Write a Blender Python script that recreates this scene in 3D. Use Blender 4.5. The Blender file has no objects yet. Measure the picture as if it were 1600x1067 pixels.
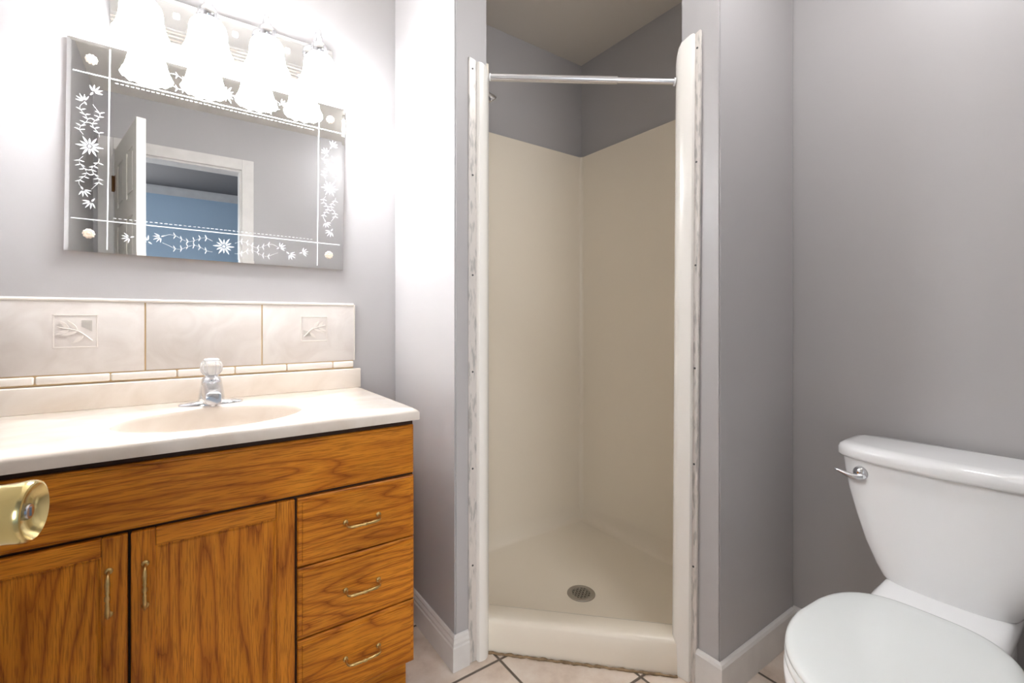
import bpy, bmesh, math, random
from mathutils import Vector, Matrix
random.seed(7)
PI = math.pi
SC = bpy.context.scene
COL = SC.collection

# ------------------------------------------------------------------ camera, world, exposure
CAM_H = 1.06
YAW = math.radians(54.53)
cam = bpy.data.cameras.new('camera')
cam.sensor_width = 36.0
cam.lens = 722.87 / 1600 * 36
cam.shift_y = -33.2 / 1600
cam.clip_start = 0.02
camo = bpy.data.objects.new('camera', cam)
COL.objects.link(camo)
camo.location = (0, 0, CAM_H)
camo.rotation_euler = (PI / 2, 0, YAW - PI / 2)
SC.camera = camo

SC.view_settings.view_transform = 'Standard'
SC.view_settings.look = 'None'
SC.view_settings.gamma = 1
SC.view_settings.use_curve_mapping = False
SC.view_settings.exposure = 0.95

world = bpy.data.worlds.new('world')
SC.world = world
world.use_nodes = True
world.node_tree.nodes['Background'].inputs[0].default_value = (0.75, 0.85, 1.0, 1)
world.node_tree.nodes['Background'].inputs[1].default_value = 0.6

SHADE_STRENGTH = 42.0        # glowing glass shades of the vanity light
CEILING_FILL_STRENGTH = 26.0      # added fill lamp on the ceiling, out of view
BEDROOM_FILL_POWER = 30.0          # added daylight fill in the next room, no window built

bed_fill = bpy.data.lights.new('bedroom_fill_light', 'AREA')  # added area light, stands in for daylight beyond the doorway
bed_fill.shape = 'RECTANGLE'
bed_fill.size = 1.3
bed_fill.size_y = 1.2
bed_fill.energy = BEDROOM_FILL_POWER
bed_fill.color = (0.95, 0.975, 1.0)
bed_fillo = bpy.data.objects.new('bedroom_fill_light', bed_fill)
COL.objects.link(bed_fillo)
bed_fillo.location = (-1.15, -2.20, 1.45)
bed_fillo.rotation_euler = (PI / 2, 0, 0)


# ------------------------------------------------------------------ helpers
def obj(name, bm, mat, parent=None, smooth=True, angle=35, world_coords=True):
    """link a bmesh as ONE mesh object; verts are given in world coords unless the parent is rotated"""
    me = bpy.data.meshes.new(name)
    if parent is not None and world_coords:
        bmesh.ops.translate(bm, verts=bm.verts, vec=-parent_loc(parent))
    bmesh.ops.recalc_face_normals(bm, faces=bm.faces)
    bm.to_mesh(me)
    bm.free()
    if mat is not None:
        for m in (mat if isinstance(mat, (list, tuple)) else [mat]):
            me.materials.append(m)
    if smooth:
        for p in me.polygons:
            p.use_smooth = True
        try:
            me.set_sharp_from_angle(angle=math.radians(angle))
        except Exception:
            pass
    o = bpy.data.objects.new(name, me)
    COL.objects.link(o)
    if parent is not None:
        o.parent = parent
    return o


def parent_loc(p):
    v = Vector((0, 0, 0))
    while p is not None:
        v = v + p.location
        p = p.parent
    return v


def thing(name, label, cat, loc=(0, 0, 0), group=None, kind=None):
    o = bpy.data.objects.new(name, None)
    o.empty_display_size = 0.1
    COL.objects.link(o)
    o.location = loc
    tag(o, label, cat, group, kind)
    return o


def tag(o, label=None, cat=None, group=None, kind=None):
    if label: o['label'] = label
    if cat: o['category'] = cat
    if group: o['group'] = group
    if kind: o['kind'] = kind
    return o


def B():
    return bmesh.new()


def box(bm, x0, x1, y0, y1, z0, z1, bevel=0.0, seg=2):
    t = bmesh.new()
    r = bmesh.ops.create_cube(t, size=1)
    for v in t.verts:
        v.co = Vector((x0 + (v.co.x + .5) * (x1 - x0), y0 + (v.co.y + .5) * (y1 - y0), z0 + (v.co.z + .5) * (z1 - z0)))
    if bevel > 0:
        bmesh.ops.bevel(t, geom=list(t.edges), offset=bevel, segments=seg, profile=.5, affect='EDGES')
    merge(bm, t)
    return bm


def merge(bm, t, mat=None):
    if mat is not None:
        bmesh.ops.transform(t, matrix=mat, verts=t.verts)
    me = bpy.data.meshes.new('tmp')
    t.to_mesh(me)
    t.free()
    bm.from_mesh(me)
    bpy.data.meshes.remove(me)


def rings(bm, rs, cap0=True, cap1=True, closed=True):
    """loft between rings of equal length"""
    vs = [[bm.verts.new(p) for p in r] for r in rs]
    n = len(rs[0])
    for a, b in zip(vs[:-1], vs[1:]):
        for i in range(n if closed else n - 1):
            j = (i + 1) % n
            try:
                bm.faces.new((a[i], a[j], b[j], b[i]))
            except ValueError:
                pass
    if cap0: bm.faces.new(vs[0])
    if cap1: bm.faces.new(list(reversed(vs[-1])))
    return vs


def lathe(bm, prof, origin, axis=(0, 0, 1), n=32, cap0=True, cap1=True, wave=None):
    """prof: list of (radius, height along axis)"""
    ax = Vector(axis).normalized()
    up = Vector((0, 0, 1)) if abs(ax.z) < .9 else Vector((1, 0, 0))
    u = ax.cross(up).normalized()
    w = ax.cross(u)
    o = Vector(origin)
    rs = []
    for k, (r, h) in enumerate(prof):
        ring = []
        for i in range(n):
            a = 2 * PI * i / n
            rr, hh = r, h
            if wave: rr, hh = wave(k, a, r, h)
            ring.append(o + ax * hh + (u * math.cos(a) + w * math.sin(a)) * max(rr, 1e-5))
        rs.append(ring)
    rings(bm, rs, cap0, cap1)
    return bm


def tube(bm, pts, rad, n=10, caps=True):
    pts = [Vector(p) for p in pts]
    rads = rad if isinstance(rad, (list, tuple)) else [rad] * len(pts)
    rs = []
    prev = None
    for i, p in enumerate(pts):
        if i == 0: d = pts[1] - pts[0]
        elif i == len(pts) - 1: d = pts[-1] - pts[-2]
        else: d = pts[i + 1] - pts[i - 1]
        d.normalize()
        if prev is None:
            up = Vector((0, 0, 1)) if abs(d.z) < .9 else Vector((1, 0, 0))
            u = d.cross(up).normalized()
        else:
            u = (prev - d * prev.dot(d)).normalized()
        prev = u
        w = d.cross(u)
        rs.append([p + (u * math.cos(2 * PI * k / n) + w * math.sin(2 * PI * k / n)) * rads[i] for k in range(n)])
    rings(bm, rs, caps, caps)
    return bm


def spline(pts, m=8):
    """Catmull-Rom through pts"""
    pts = [Vector(p) for p in pts]
    q = [pts[0] * 2 - pts[1]] + pts + [pts[-1] * 2 - pts[-2]]
    out = []
    for i in range(1, len(q) - 2):
        p0, p1, p2, p3 = q[i - 1], q[i], q[i + 1], q[i + 2]
        for k in range(m):
            t = k / m
            out.append(.5 * ((2 * p1) + (p2 - p0) * t + (2 * p0 - 5 * p1 + 4 * p2 - p3) * t * t + (3 * p1 - p0 - 3 * p2 + p3) * t ** 3))
    out.append(pts[-1])
    return out


def prism(bm, prof, ztop, zbot):
    """closed plan profile [(x,y)], heights per vertex or scalars"""
    n = len(prof)
    zt = ztop if isinstance(ztop, (list, tuple)) else [ztop] * n
    zb = zbot if isinstance(zbot, (list, tuple)) else [zbot] * n
    a = [Vector((x, y, zb[i])) for i, (x, y) in enumerate(prof)]
    b = [Vector((x, y, zt[i])) for i, (x, y) in enumerate(prof)]
    rings(bm, [a, b])
    return bm


def sweep_profile(bm, prof, p0, p1, out):
    """extrude a (depth, z) profile along the horizontal segment p0-p1; depth goes along `out`"""
    out = Vector((out[0], out[1], 0))
    r = []
    for p in (p0, p1):
        r.append([Vector((p[0], p[1], 0)) + out * d + Vector((0, 0, z)) for d, z in prof])
    rings(bm, r)
    return bm


# ------------------------------------------------------------------ materials
def srgb(r, g, b):
    f = lambda c: (c / 255 / 12.92) if c / 255 <= .04045 else ((c / 255 + .055) / 1.055) ** 2.4
    return (f(r), f(g), f(b), 1)


class M:
    def __init__(self, name):
        self.m = bpy.data.materials.new(name)
        self.m.use_nodes = True
        self.t = self.m.node_tree
        self.bsdf = self.t.nodes['Principled BSDF']

    def n(self, typ, **kw):
        nd = self.t.nodes.new(typ)
        for k, v in kw.items():
            setattr(nd, k, v)
        return nd

    def l(self, a, b):
        self.t.links.new(a, b)

    def set(self, **kw):
        for k, v in kw.items():
            self.bsdf.inputs[k.replace('_', ' ')].default_value = v
        return self


def simple(name, color, rough=.5, metallic=0.0, noise=0.0, nscale=8.0, bump=0.0, bscale=200.0, **kw):
    m = M(name)
    m.set(Base_Color=color, Roughness=rough, Metallic=metallic)
    for k, v in kw.items():
        m.bsdf.inputs[k.replace('_', ' ')].default_value = v
    tc = m.n('ShaderNodeTexCoord')
    if noise > 0:
        nz = m.n('ShaderNodeTexNoise')
        nz.inputs['Scale'].default_value = nscale
        nz.inputs['Detail'].default_value = 5
        m.l(tc.outputs['Object'], nz.inputs['Vector'])
        r = m.n('ShaderNodeValToRGB')
        r.color_ramp.elements[0].position = .3
        r.color_ramp.elements[1].position = .7
        c = Vector(color[:3])
        r.color_ramp.elements[0].color = (*(c * (1 - noise)), 1)
        r.color_ramp.elements[1].color = (*[min(1, v * (1 + noise)) for v in c], 1)
        m.l(nz.outputs['Fac'], r.inputs[0])
        m.l(r.outputs[0], m.bsdf.inputs['Base Color'])
    if bump > 0:
        nb = m.n('ShaderNodeTexNoise')
        nb.inputs['Scale'].default_value = bscale
        nb.inputs['Detail'].default_value = 2
        m.l(tc.outputs['Object'], nb.inputs['Vector'])
        bp = m.n('ShaderNodeBump')
        bp.inputs['Strength'].default_value = bump
        bp.inputs['Distance'].default_value = .002
        m.l(nb.outputs['Fac'], bp.inputs['Height'])
        m.l(bp.outputs[0], m.bsdf.inputs['Normal'])
    return m.m


def oak(name, axis, seed=0.0):
    """honey oak, grain along axis ('x' or 'z') on faces that look along -y"""
    m = M(name)
    tc = m.n('ShaderNodeTexCoord')
    oi = m.n('ShaderNodeObjectInfo')
    off = m.n('ShaderNodeVectorMath', operation='SCALE')
    off.inputs[0].default_value = (3.1, 1.7, 2.3)
    m.l(oi.outputs['Random'], off.inputs['Scale'])
    add = m.n('ShaderNodeVectorMath', operation='ADD')
    m.l(tc.outputs['Object'], add.inputs[0])
    m.l(off.outputs[0], add.inputs[1])
    # cathedral figure: slow warp of the cross-grain coordinate, strongly stretched along the grain
    mp = m.n('ShaderNodeMapping')
    mp.inputs['Scale'].default_value = (1.1, 5, 8) if axis == 'x' else (9, 5, .75)
    m.l(add.outputs[0], mp.inputs[0])
    nz = m.n('ShaderNodeTexNoise')
    nz.inputs['Scale'].default_value = 1.0
    nz.inputs['Detail'].default_value = 2.0
    nz.inputs['Roughness'].default_value = .45
    m.l(mp.outputs[0], nz.inputs['Vector'])
    mul = m.n('ShaderNodeMath', operation='MULTIPLY')
    mul.inputs[1].default_value = 15.0 if axis == 'x' else 14.0
    m.l(nz.outputs['Fac'], mul.inputs[0])
    # fine jitter on the rings
    mp3 = m.n('ShaderNodeMapping')
    mp3.inputs['Scale'].default_value = (12, 60, 130) if axis == 'x' else (130, 60, 12)
    m.l(add.outputs[0], mp3.inputs[0])
    nj = m.n('ShaderNodeTexNoise')
    nj.inputs['Scale'].default_value = 1.0
    nj.inputs['Detail'].default_value = 3.0
    m.l(mp3.outputs[0], nj.inputs['Vector'])
    j2 = m.n('ShaderNodeMath', operation='MULTIPLY_ADD')
    j2.inputs[1].default_value = .16
    m.l(nj.outputs['Fac'], j2.inputs[0])
    m.l(mul.outputs[0], j2.inputs[2])
    fr = m.n('ShaderNodeMath', operation='FRACT')
    m.l(j2.outputs[0], fr.inputs[0])
    ramp = m.n('ShaderNodeValToRGB')
    e = ramp.color_ramp.elements
    e[0].position = 0.0
    e[0].color = srgb(156, 86, 18)
    e[1].position = 1.0
    e[1].color = srgb(176, 102, 24)
    for pos, c in ((.14, srgb(200, 122, 30)), (.5, srgb(218, 142, 42)), (.84, srgb(206, 128, 32))):
        k = ramp.color_ramp.elements.new(pos)
        k.color = c
    m.l(fr.outputs[0], ramp.inputs[0])
    # pores: fine dark dashes along the grain
    mp2 = m.n('ShaderNodeMapping')
    mp2.inputs['Scale'].default_value = (22, 100, 420) if axis == 'x' else (420, 100, 22)
    m.l(add.outputs[0], mp2.inputs[0])
    np_ = m.n('ShaderNodeTexNoise')
    np_.inputs['Scale'].default_value = 1.0
    np_.inputs['Detail'].default_value = 2.0
    m.l(mp2.outputs[0], np_.inputs['Vector'])
    pr = m.n('ShaderNodeValToRGB')
    pr.color_ramp.elements[0].position = .36
    pr.color_ramp.elements[0].color = (.55, .47, .38, 1)
    pr.color_ramp.elements[1].position = .52
    pr.color_ramp.elements[1].color = (1, 1, 1, 1)
    m.l(np_.outputs['Fac'], pr.inputs[0])
    mx = m.n('ShaderNodeMix', data_type='RGBA', blend_type='MULTIPLY')
    mx.inputs['Factor'].default_value = .75
    m.l(ramp.outputs[0], mx.inputs['A'])
    m.l(pr.outputs[0], mx.inputs['B'])
    # broad tone drift
    nd = m.n('ShaderNodeTexNoise')
    nd.inputs['Scale'].default_value = 5.0
    m.l(add.outputs[0], nd.inputs['Vector'])
    dr = m.n('ShaderNodeValToRGB')
    dr.color_ramp.elements[0].position = .3
    dr.color_ramp.elements[0].color = (.84, .80, .74, 1)
    dr.color_ramp.elements[1].position = .7
    dr.color_ramp.elements[1].color = (1.08, 1.05, 1.0, 1)
    m.l(nd.outputs['Fac'], dr.inputs[0])
    mx2 = m.n('ShaderNodeMix', data_type='RGBA', blend_type='MULTIPLY')
    mx2.inputs['Factor'].default_value = 1.0
    m.l(mx.outputs['Result'], mx2.inputs['A'])
    m.l(dr.outputs[0], mx2.inputs['B'])
    m.l(mx2.outputs['Result'], m.bsdf.inputs['Base Color'])
    m.set(Roughness=.38, Specular_IOR_Level=.3)
    bp = m.n('ShaderNodeBump')
    bp.inputs['Strength'].default_value = .12
    bp.inputs['Distance'].default_value = .001
    m.l(np_.outputs['Fac'], bp.inputs['Height'])
    m.l(bp.outputs[0], m.bsdf.inputs['Normal'])
    return m.m


def floor_tile():
    m = M('floor_tile')
    tc = m.n('ShaderNodeTexCoord')
    sep = m.n('ShaderNodeSeparateXYZ')
    m.l(tc.outputs['Object'], sep.inputs[0])
    P, G = .3025, .0075
    ds, ids = [], []
    for axn, o in (('X', .807), ('Y', 1.2)):
        a = m.n('ShaderNodeMath', operation='SUBTRACT')
        m.l(sep.outputs[axn], a.inputs[0])
        a.inputs[1].default_value = o - 10 * P
        d = m.n('ShaderNodeMath', operation='DIVIDE')
        m.l(a.outputs[0], d.inputs[0])
        d.inputs[1].default_value = P
        f = m.n('ShaderNodeMath', operation='FLOOR')
        m.l(d.outputs[0], f.inputs[0])
        ids.append(f)
        fr = m.n('ShaderNodeMath', operation='PINGPONG')
        m.l(d.outputs[0], fr.inputs[0])
        fr.inputs[1].default_value = .5
        ds.append(fr)
    mn = m.n('ShaderNodeMath', operation='MINIMUM')
    m.l(ds[0].outputs[0], mn.inputs[0])
    m.l(ds[1].outputs[0], mn.inputs[1])
    mask = m.n('ShaderNodeMapRange')
    mask.inputs['From Min'].default_value = G / 2 / P * .8
    mask.inputs['From Max'].default_value = G / 2 / P * 1.4
    m.l(mn.outputs[0], mask.inputs[0])
    cid = m.n('ShaderNodeCombineXYZ')
    m.l(ids[0].outputs[0], cid.inputs[0])
    m.l(ids[1].outputs[0], cid.inputs[1])
    sc = m.n('ShaderNodeVectorMath', operation='MULTIPLY_ADD')
    sc.inputs[1].default_value = (3.7, 5.3, 0)
    m.l(cid.outputs[0], sc.inputs[0])
    m.l(tc.outputs['Object'], sc.inputs[2])
    nz = m.n('ShaderNodeTexNoise')
    nz.inputs['Scale'].default_value = 9
    nz.inputs['Detail'].default_value = 6
    nz.inputs['Roughness'].default_value = .6
    m.l(sc.outputs[0], nz.inputs['Vector'])
    r = m.n('ShaderNodeValToRGB')
    r.color_ramp.elements[0].position = .3
    r.color_ramp.elements[0].color = srgb(202, 182, 164)
    r.color_ramp.elements[1].position = .68
    r.color_ramp.elements[1].color = srgb(238, 226, 213)
    k = r.color_ramp.elements.new(.5)
    k.color = srgb(226, 209, 193)
    m.l(nz.outputs['Fac'], r.inputs[0])
    mx = m.n('ShaderNodeMix', data_type='RGBA')
    mx.inputs['A'].default_value = srgb(104, 92, 80)
    m.l(r.outputs[0], mx.inputs['B'])
    m.l(mask.outputs[0], mx.inputs['Factor'])
    m.l(mx.outputs['Result'], m.bsdf.inputs['Base Color'])
    bp = m.n('ShaderNodeBump')
    bp.inputs['Strength'].default_value = .6
    bp.inputs['Distance'].default_value = .003
    m.l(mask.outputs[0], bp.inputs['Height'])
    m.l(bp.outputs[0], m.bsdf.inputs['Normal'])
    m.set(Roughness=.32)
    return m.m


def worn_strip():
    """painted metal edge strip, paint flaked off in patches"""
    m = M('worn_metal_strip')
    tc = m.n('ShaderNodeTexCoord')
    mp = m.n('ShaderNodeMapping')
    mp.inputs['Scale'].default_value = (110, 110, 22)
    m.l(tc.outputs['Object'], mp.inputs[0])
    nz = m.n('ShaderNodeTexNoise')
    nz.inputs['Scale'].default_value = 1
    nz.inputs['Detail'].default_value = 5
    m.l(mp.outputs[0], nz.inputs['Vector'])
    r = m.n('ShaderNodeValToRGB')
    r.color_ramp.elements[0].position = .36
    r.color_ramp.elements[0].color = srgb(186, 183, 178)
    r.color_ramp.elements[1].position = .50
    r.color_ramp.elements[1].color = srgb(222, 216, 210)
    m.l(nz.outputs['Fac'], r.inputs[0])
    m.l(r.outputs[0], m.bsdf.inputs['Base Color'])
    m.set(Roughness=.4, Metallic=.25)
    return m.m


def marble(name, c0, c1, scale=6, rough=.18):
    m = M(name)
    tc = m.n('ShaderNodeTexCoord')
    n1 = m.n('ShaderNodeTexNoise')
    n1.inputs['Scale'].default_value = scale
    n1.inputs['Detail'].default_value = 6
    n1.inputs['Distortion'].default_value = 1.6
    m.l(tc.outputs['Object'], n1.inputs['Vector'])
    r = m.n('ShaderNodeValToRGB')
    r.color_ramp.elements[0].position = .35
    r.color_ramp.elements[0].color = c0
    r.color_ramp.elements[1].position = .62
    r.color_ramp.elements[1].color = c1
    m.l(n1.outputs['Fac'], r.inputs[0])
    m.l(r.outputs[0], m.bsdf.inputs['Base Color'])
    m.set(Roughness=rough)
    return m.m


def emission(name, color, strength):
    m = M(name)
    m.set(Base_Color=(.9, .9, .9, 1), Roughness=.4)
    m.bsdf.inputs['Emission Color'].default_value = color
    m.bsdf.inputs['Emission Strength'].default_value = strength
    return m.m


PAINT = simple('grey_wall_paint', srgb(184, 181, 181), .42, bump=.05, bscale=260)
CEIL = simple('ceiling_paint', srgb(226, 220, 212), .8, bump=.1, bscale=120)
TRIMW = simple('white_trim_paint', srgb(226, 222, 218), .4, noise=.05, nscale=14)
DOORW = simple('white_door_paint', srgb(238, 234, 224), .4)
FLOOR = floor_tile()
OAKX = oak('oak_grain_across', 'x')
OAKZ = oak('oak_grain_upright', 'z')
GAP_SHADE = simple('cabinet_gap_shade', srgb(58, 34, 16), .7)  # dark brown stands in for shade between the cabinet fronts
BRASS = simple('aged_brass', srgb(206, 178, 120), .28, 1.0, noise=.15, nscale=60)
KNOBBRASS = simple('polished_brass', srgb(226, 206, 146), .2, 1.0)
CHROME = simple('chrome', (.82, .83, .85, 1), .08, 1.0)
NICKEL = simple('brushed_nickel', (.62, .62, .64, 1), .22, 1.0)
STEEL = simple('drain_steel', srgb(176, 168, 156), .5, .6)
ALU = simple('aluminium_rod', (.80, .81, .85, 1), .25, 1.0)
DRAIN_SHADE = simple('drain_shade', (.01, .01, .01, 1), .8)  # black stands in for the shade inside the drain
FIBER = simple('cream_fibreglass', srgb(246, 236, 219), .24)
FIBERF = simple('pale_fibreglass', srgb(246, 242, 235), .22)
PORCELAIN = simple('white_porcelain', srgb(248, 248, 248), .1, Coat_Weight=.3)
SEATP = simple('white_seat_plastic', srgb(236, 239, 237), .2)
MARBLE = marble('cultured_marble', srgb(226, 213, 199), srgb(237, 227, 216), 5)
TILE = marble('cream_wall_tile', srgb(219, 210, 203), srgb(229, 222, 216), 9, .25)
LINER = simple('liner_tile_glaze', srgb(240, 232, 222), .15)
GROUT = simple('tan_grout', srgb(212, 182, 138), .8)
RELIEFG = simple('grey_tile_glaze', srgb(196, 190, 182), .3)
RELIEF = simple('raised_tile_glaze', srgb(234, 226, 218), .2)
MIRROR = simple('mirror_silver', (.86, .87, .87, 1), .012, 1.0)
ETCH = simple('frosted_etching', srgb(240, 242, 244), .6)
BOARD = simple('particle_board', srgb(206, 150, 96), .8, noise=.2, nscale=80)
ROSETTE = simple('pearl_rosette', srgb(238, 220, 200), .35, noise=.12, nscale=160)
SHADE = emission('glowing_glass', (.955, .975, 1.0, 1), SHADE_STRENGTH)


def shade_falloff(mat):
    """the bulb sits low in the bell: the neck of the glass glows less than its belly"""
    t = mat.node_tree
    tc = t.nodes.new('ShaderNodeTexCoord')
    sp_ = t.nodes.new('ShaderNodeSeparateXYZ')
    mr_ = t.nodes.new('ShaderNodeMapRange')
    t.links.new(tc.outputs['Generated'], sp_.inputs[0])
    t.links.new(sp_.outputs['Z'], mr_.inputs['Value'])
    mr_.inputs['From Min'].default_value = .25
    mr_.inputs['From Max'].default_value = .82
    mr_.inputs['To Min'].default_value = SHADE_STRENGTH
    mr_.inputs['To Max'].default_value = SHADE_STRENGTH * .045
    t.links.new(mr_.outputs[0], t.nodes['Principled BSDF'].inputs['Emission Strength'])


shade_falloff(SHADE)
DIFFUSER = emission('fill_lamp_glass', (.98, .985, 1.0, 1), CEILING_FILL_STRENGTH)  # glow of the added ceiling fill lamp
ACRYL = simple('clear_acrylic', (.98, .98, .98, 1), .16, Transmission_Weight=.75, IOR=1.45)
WHITEP = simple('white_plastic', srgb(236, 236, 236), .4)
CAULK = simple('stained_caulk', srgb(146, 122, 92), .8, noise=.35, nscale=50)
STRIP = worn_strip()
SCREW = simple('screw_head', (.10, .10, .10, 1), .5, .5)
HINGE = simple('dark_brass_hinge', srgb(120, 84, 50), .4, .9)
BLUE = simple('blue_wall_paint', srgb(190, 214, 234), .6)
BEDCEIL = simple('bedroom_ceiling_shaded', srgb(116, 112, 111), .9)  # dimness of the unlit ceiling is put into this grey
BEDFLOOR = simple('bedroom_carpet', srgb(150, 140, 128), .95, noise=.2, nscale=90)

# ------------------------------------------------------------------ the room
ZC = 2.37          # ceiling
YV = 1.735         # vanity wall
XT = 1.674         # toilet wall
XL = -.41          # left wall
YF = -.05          # door wall


def struct(name, bm, mat, label, cat, **kw):
    o = obj(name, bm, mat, **kw)
    return tag(o, label, cat, kind='structure')


WT = .115
struct('floor', box(B(), XL - WT, XT + WT, YF - WT, YV + WT, -.08, 0), FLOOR, 'beige stone-look square floor tiles with dark grout', 'floor', smooth=False)
struct('ceiling', box(B(), XL - WT, XT + WT, YF - WT, YV + WT, ZC, ZC + .1), CEIL, 'off-white ceiling over the shower and room', 'ceiling', smooth=False)
struct('wall_back', box(B(), XL - WT, XT + WT, YV, YV + WT, 0, ZC), PAINT, 'grey painted wall behind the vanity and mirror', 'wall', smooth=False)
struct('wall_right', box(B(), XT, XT + WT, YF - WT, YV, 0, ZC), PAINT, 'grey painted wall behind the toilet tank', 'wall', smooth=False)
struct('wall_left', box(B(), XL - WT, XL, YF - WT, YV, 0, ZC), PAINT, 'grey painted side wall left of the vanity', 'wall', smooth=False)
bm = B()
DX0, DX1, DZ = -.322, .316, 2.04
box(bm, XL, DX0, YF - WT, YF, 0, ZC)
box(bm, DX1, XT, YF - WT, YF, 0, ZC)
box(bm, DX0, DX1, YF - WT, YF, DZ, ZC)
struct('wall_front', bm, PAINT, 'grey painted wall around the doorway, seen in the mirror', 'wall', smooth=False)
WLX0, WLX1, WLY = .675, .790, 1.246      # wing wall beside the vanity
WRY0, WRY1, WRX = .718, .842, 1.227      # wing wall beside the toilet
bm = B()
box(bm, WLX0, WLX1, WLY, YV, 0, ZC)
bmesh.ops.bevel(bm, geom=[e for e in bm.edges if abs(e.verts[0].co.z - e.verts[1].co.z) > 1], offset=.004, segments=2, affect='EDGES')
struct('wall_shower_left', bm, PAINT, 'narrow grey wing wall between the vanity and the shower', 'wall')
bm = B()
box(bm, WRX, XT, WRY0, WRY1, 0, ZC)
bmesh.ops.bevel(bm, geom=[e for e in bm.edges if abs(e.verts[0].co.z - e.verts[1].co.z) > 1], offset=.004, segments=2, affect='EDGES')
struct('wall_shower_right', bm, PAINT, 'narrow grey wing wall between the shower and the toilet', 'wall')

# baseboards: (depth, z) profiles
BBP = [(0, 0), (.013, 0), (.013, .070), (.0105, .074), (.0105, .082), (.007, .090), (.007, .096), (.004, .102), (0, .104)]


def baseboard(name, path, label):
    """mitred profile swept along a wall line; depth goes to the left of the path"""
    bm = B()
    P = [Vector((p[0], p[1], 0)) for p in path]
    rs = []
    for i, p in enumerate(P):
        ds = []
        if i > 0: ds.append((P[i] - P[i - 1]).normalized())
        if i < len(P) - 1: ds.append((P[i + 1] - P[i]).normalized())
        ns = [Vector((-d.y, d.x, 0)) for d in ds]
        m = ns[0] if len(ns) == 1 else (ns[0] + ns[1]) / (1 + ns[0].dot(ns[1]))
        rs.append([p + m * d + Vector((0, 0, z + .0006)) for d, z in BBP])
    rings(bm, rs)
    return struct(name, bm, TRIMW, label, 'baseboard', smooth=False)


baseboard('baseboard_left', [(.7195, WLY - .0005), (WLX0 - .0005, WLY - .0005), (WLX0 - .0005, YV - .002)],
          'white moulded baseboard wrapping the wing wall beside the vanity')
BBP[:] = [(0, 0), (.014, 0), (.014, .092), (.010, .099), (.003, .102), (0, .102)]
baseboard('baseboard_right', [(XT - .015, WRY0 - .0005), (WRX - .0005, WRY0 - .0005), (WRX - .0005, .785)],
          'white baseboard wrapping the wing wall beside the toilet')
baseboard('baseboard_back', [(XT - .0005, YF + .002), (XT - .0005, WRY0 - .001)], 'white baseboard along the wall behind the toilet')

# door casing (trim) seen in the mirror
bm = B()
CW = .068
for x0, x1, z0, z1 in ((DX0 - CW, DX0, 0, DZ + CW), (DX1, DX1 + CW, 0, DZ + CW), (DX0, DX1, DZ, DZ + CW)):
    box(bm, x0, x1, YF + .0005, YF + .016, z0, z1, .003)
for x0, x1, z0, z1 in ((DX0, DX0 + .012, 0, DZ), (DX1 - .012, DX1, 0, DZ), (DX0 + .012, DX1 - .012, DZ - .012, DZ)):
    box(bm, x0, x1, YF - WT, YF + .001, z0, z1)
struct('trim_1', bm, TRIMW, 'white door casing around the doorway, reflected in the mirror', 'door casing', smooth=False)

# bedroom beyond the doorway
YB = -2.25
bm = B()
box(bm, -1.8, 2.2, YB - .1, YB, 0, ZC)
struct('wall_bedroom', bm, BLUE, 'blue wall of the next room, seen through the doorway in the mirror', 'wall', smooth=False)
struct('wall_bedroom_right', box(B(), 2.2, 2.3, YB - .1, YF - WT, 0, ZC), BLUE, 'blue side wall of the next room', 'wall', smooth=False)
struct('ceiling_bedroom', box(B(), -1.8, 2.3, YB - .1, YF - WT, ZC, ZC + .08), BEDCEIL, 'ceiling of the next room, its shade put into the grey colour, seen in the mirror', 'ceiling', smooth=False)
struct('floor_bedroom', box(B(), -1.8, 2.3, YB - .1, YF - WT, -.08, -.002), BEDFLOOR, 'carpet of the next room beyond the doorway', 'floor', smooth=False)
bm = B()
sweep_profile(bm, [(0, ZC - .075), (.012, ZC - .075), (.05, ZC - .02), (.055, ZC - .001), (0, ZC - .001)], (-1.8, YB + .0005), (2.2, YB + .0005), (0, 1))
struct('trim_2', bm, TRIMW, 'pale crown moulding of the next room, seen in the mirror', 'crown moulding', smooth=False)

# ------------------------------------------------------------------ door with knob and hinges (local: x along the leaf, y towards the bathroom face)
DL, DT = .660, .036
door = thing('door_1', 'white panelled door standing open beside the vanity, brass knob', 'door', (-.316, -.030, 0), kind='structure')
door.rotation_euler = (0, 0, math.atan2(.98, .209))


def door_leaf():
    bm = B()
    z0, z1 = .012, 2.03
    box(bm, 0, DL, -DT + .006, -.006, z0, z1)
    st, rails = .10, (z0, .24, .78, .90, 1.58, 1.68, z1 - .11, z1)
    for ya, yb in ((-.0062, 0), (-DT, -DT + .0062)):
        for x0, x1 in ((0, st), (DL / 2 - .05, DL / 2 + .05), (DL - st, DL)):
            box(bm, x0, x1, ya, yb, z0, z1)
        for i in range(0, 8, 2):
            for x0, x1 in ((st, DL / 2 - .05), (DL / 2 + .05, DL - st)):
                box(bm, x0, x1, ya, yb, rails[i], rails[i + 1])
        for i in range(1, 7, 2):
            for x0, x1 in ((st, DL / 2 - .05), (DL / 2 + .05, DL - st)):
                box(bm, x0 + .022, x1 - .022, ya + .0015 if ya > -.02 else ya + .0015, yb - .0015, rails[i] + .022, rails[i + 1] - .022, .0018, 1)
    return bm


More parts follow.
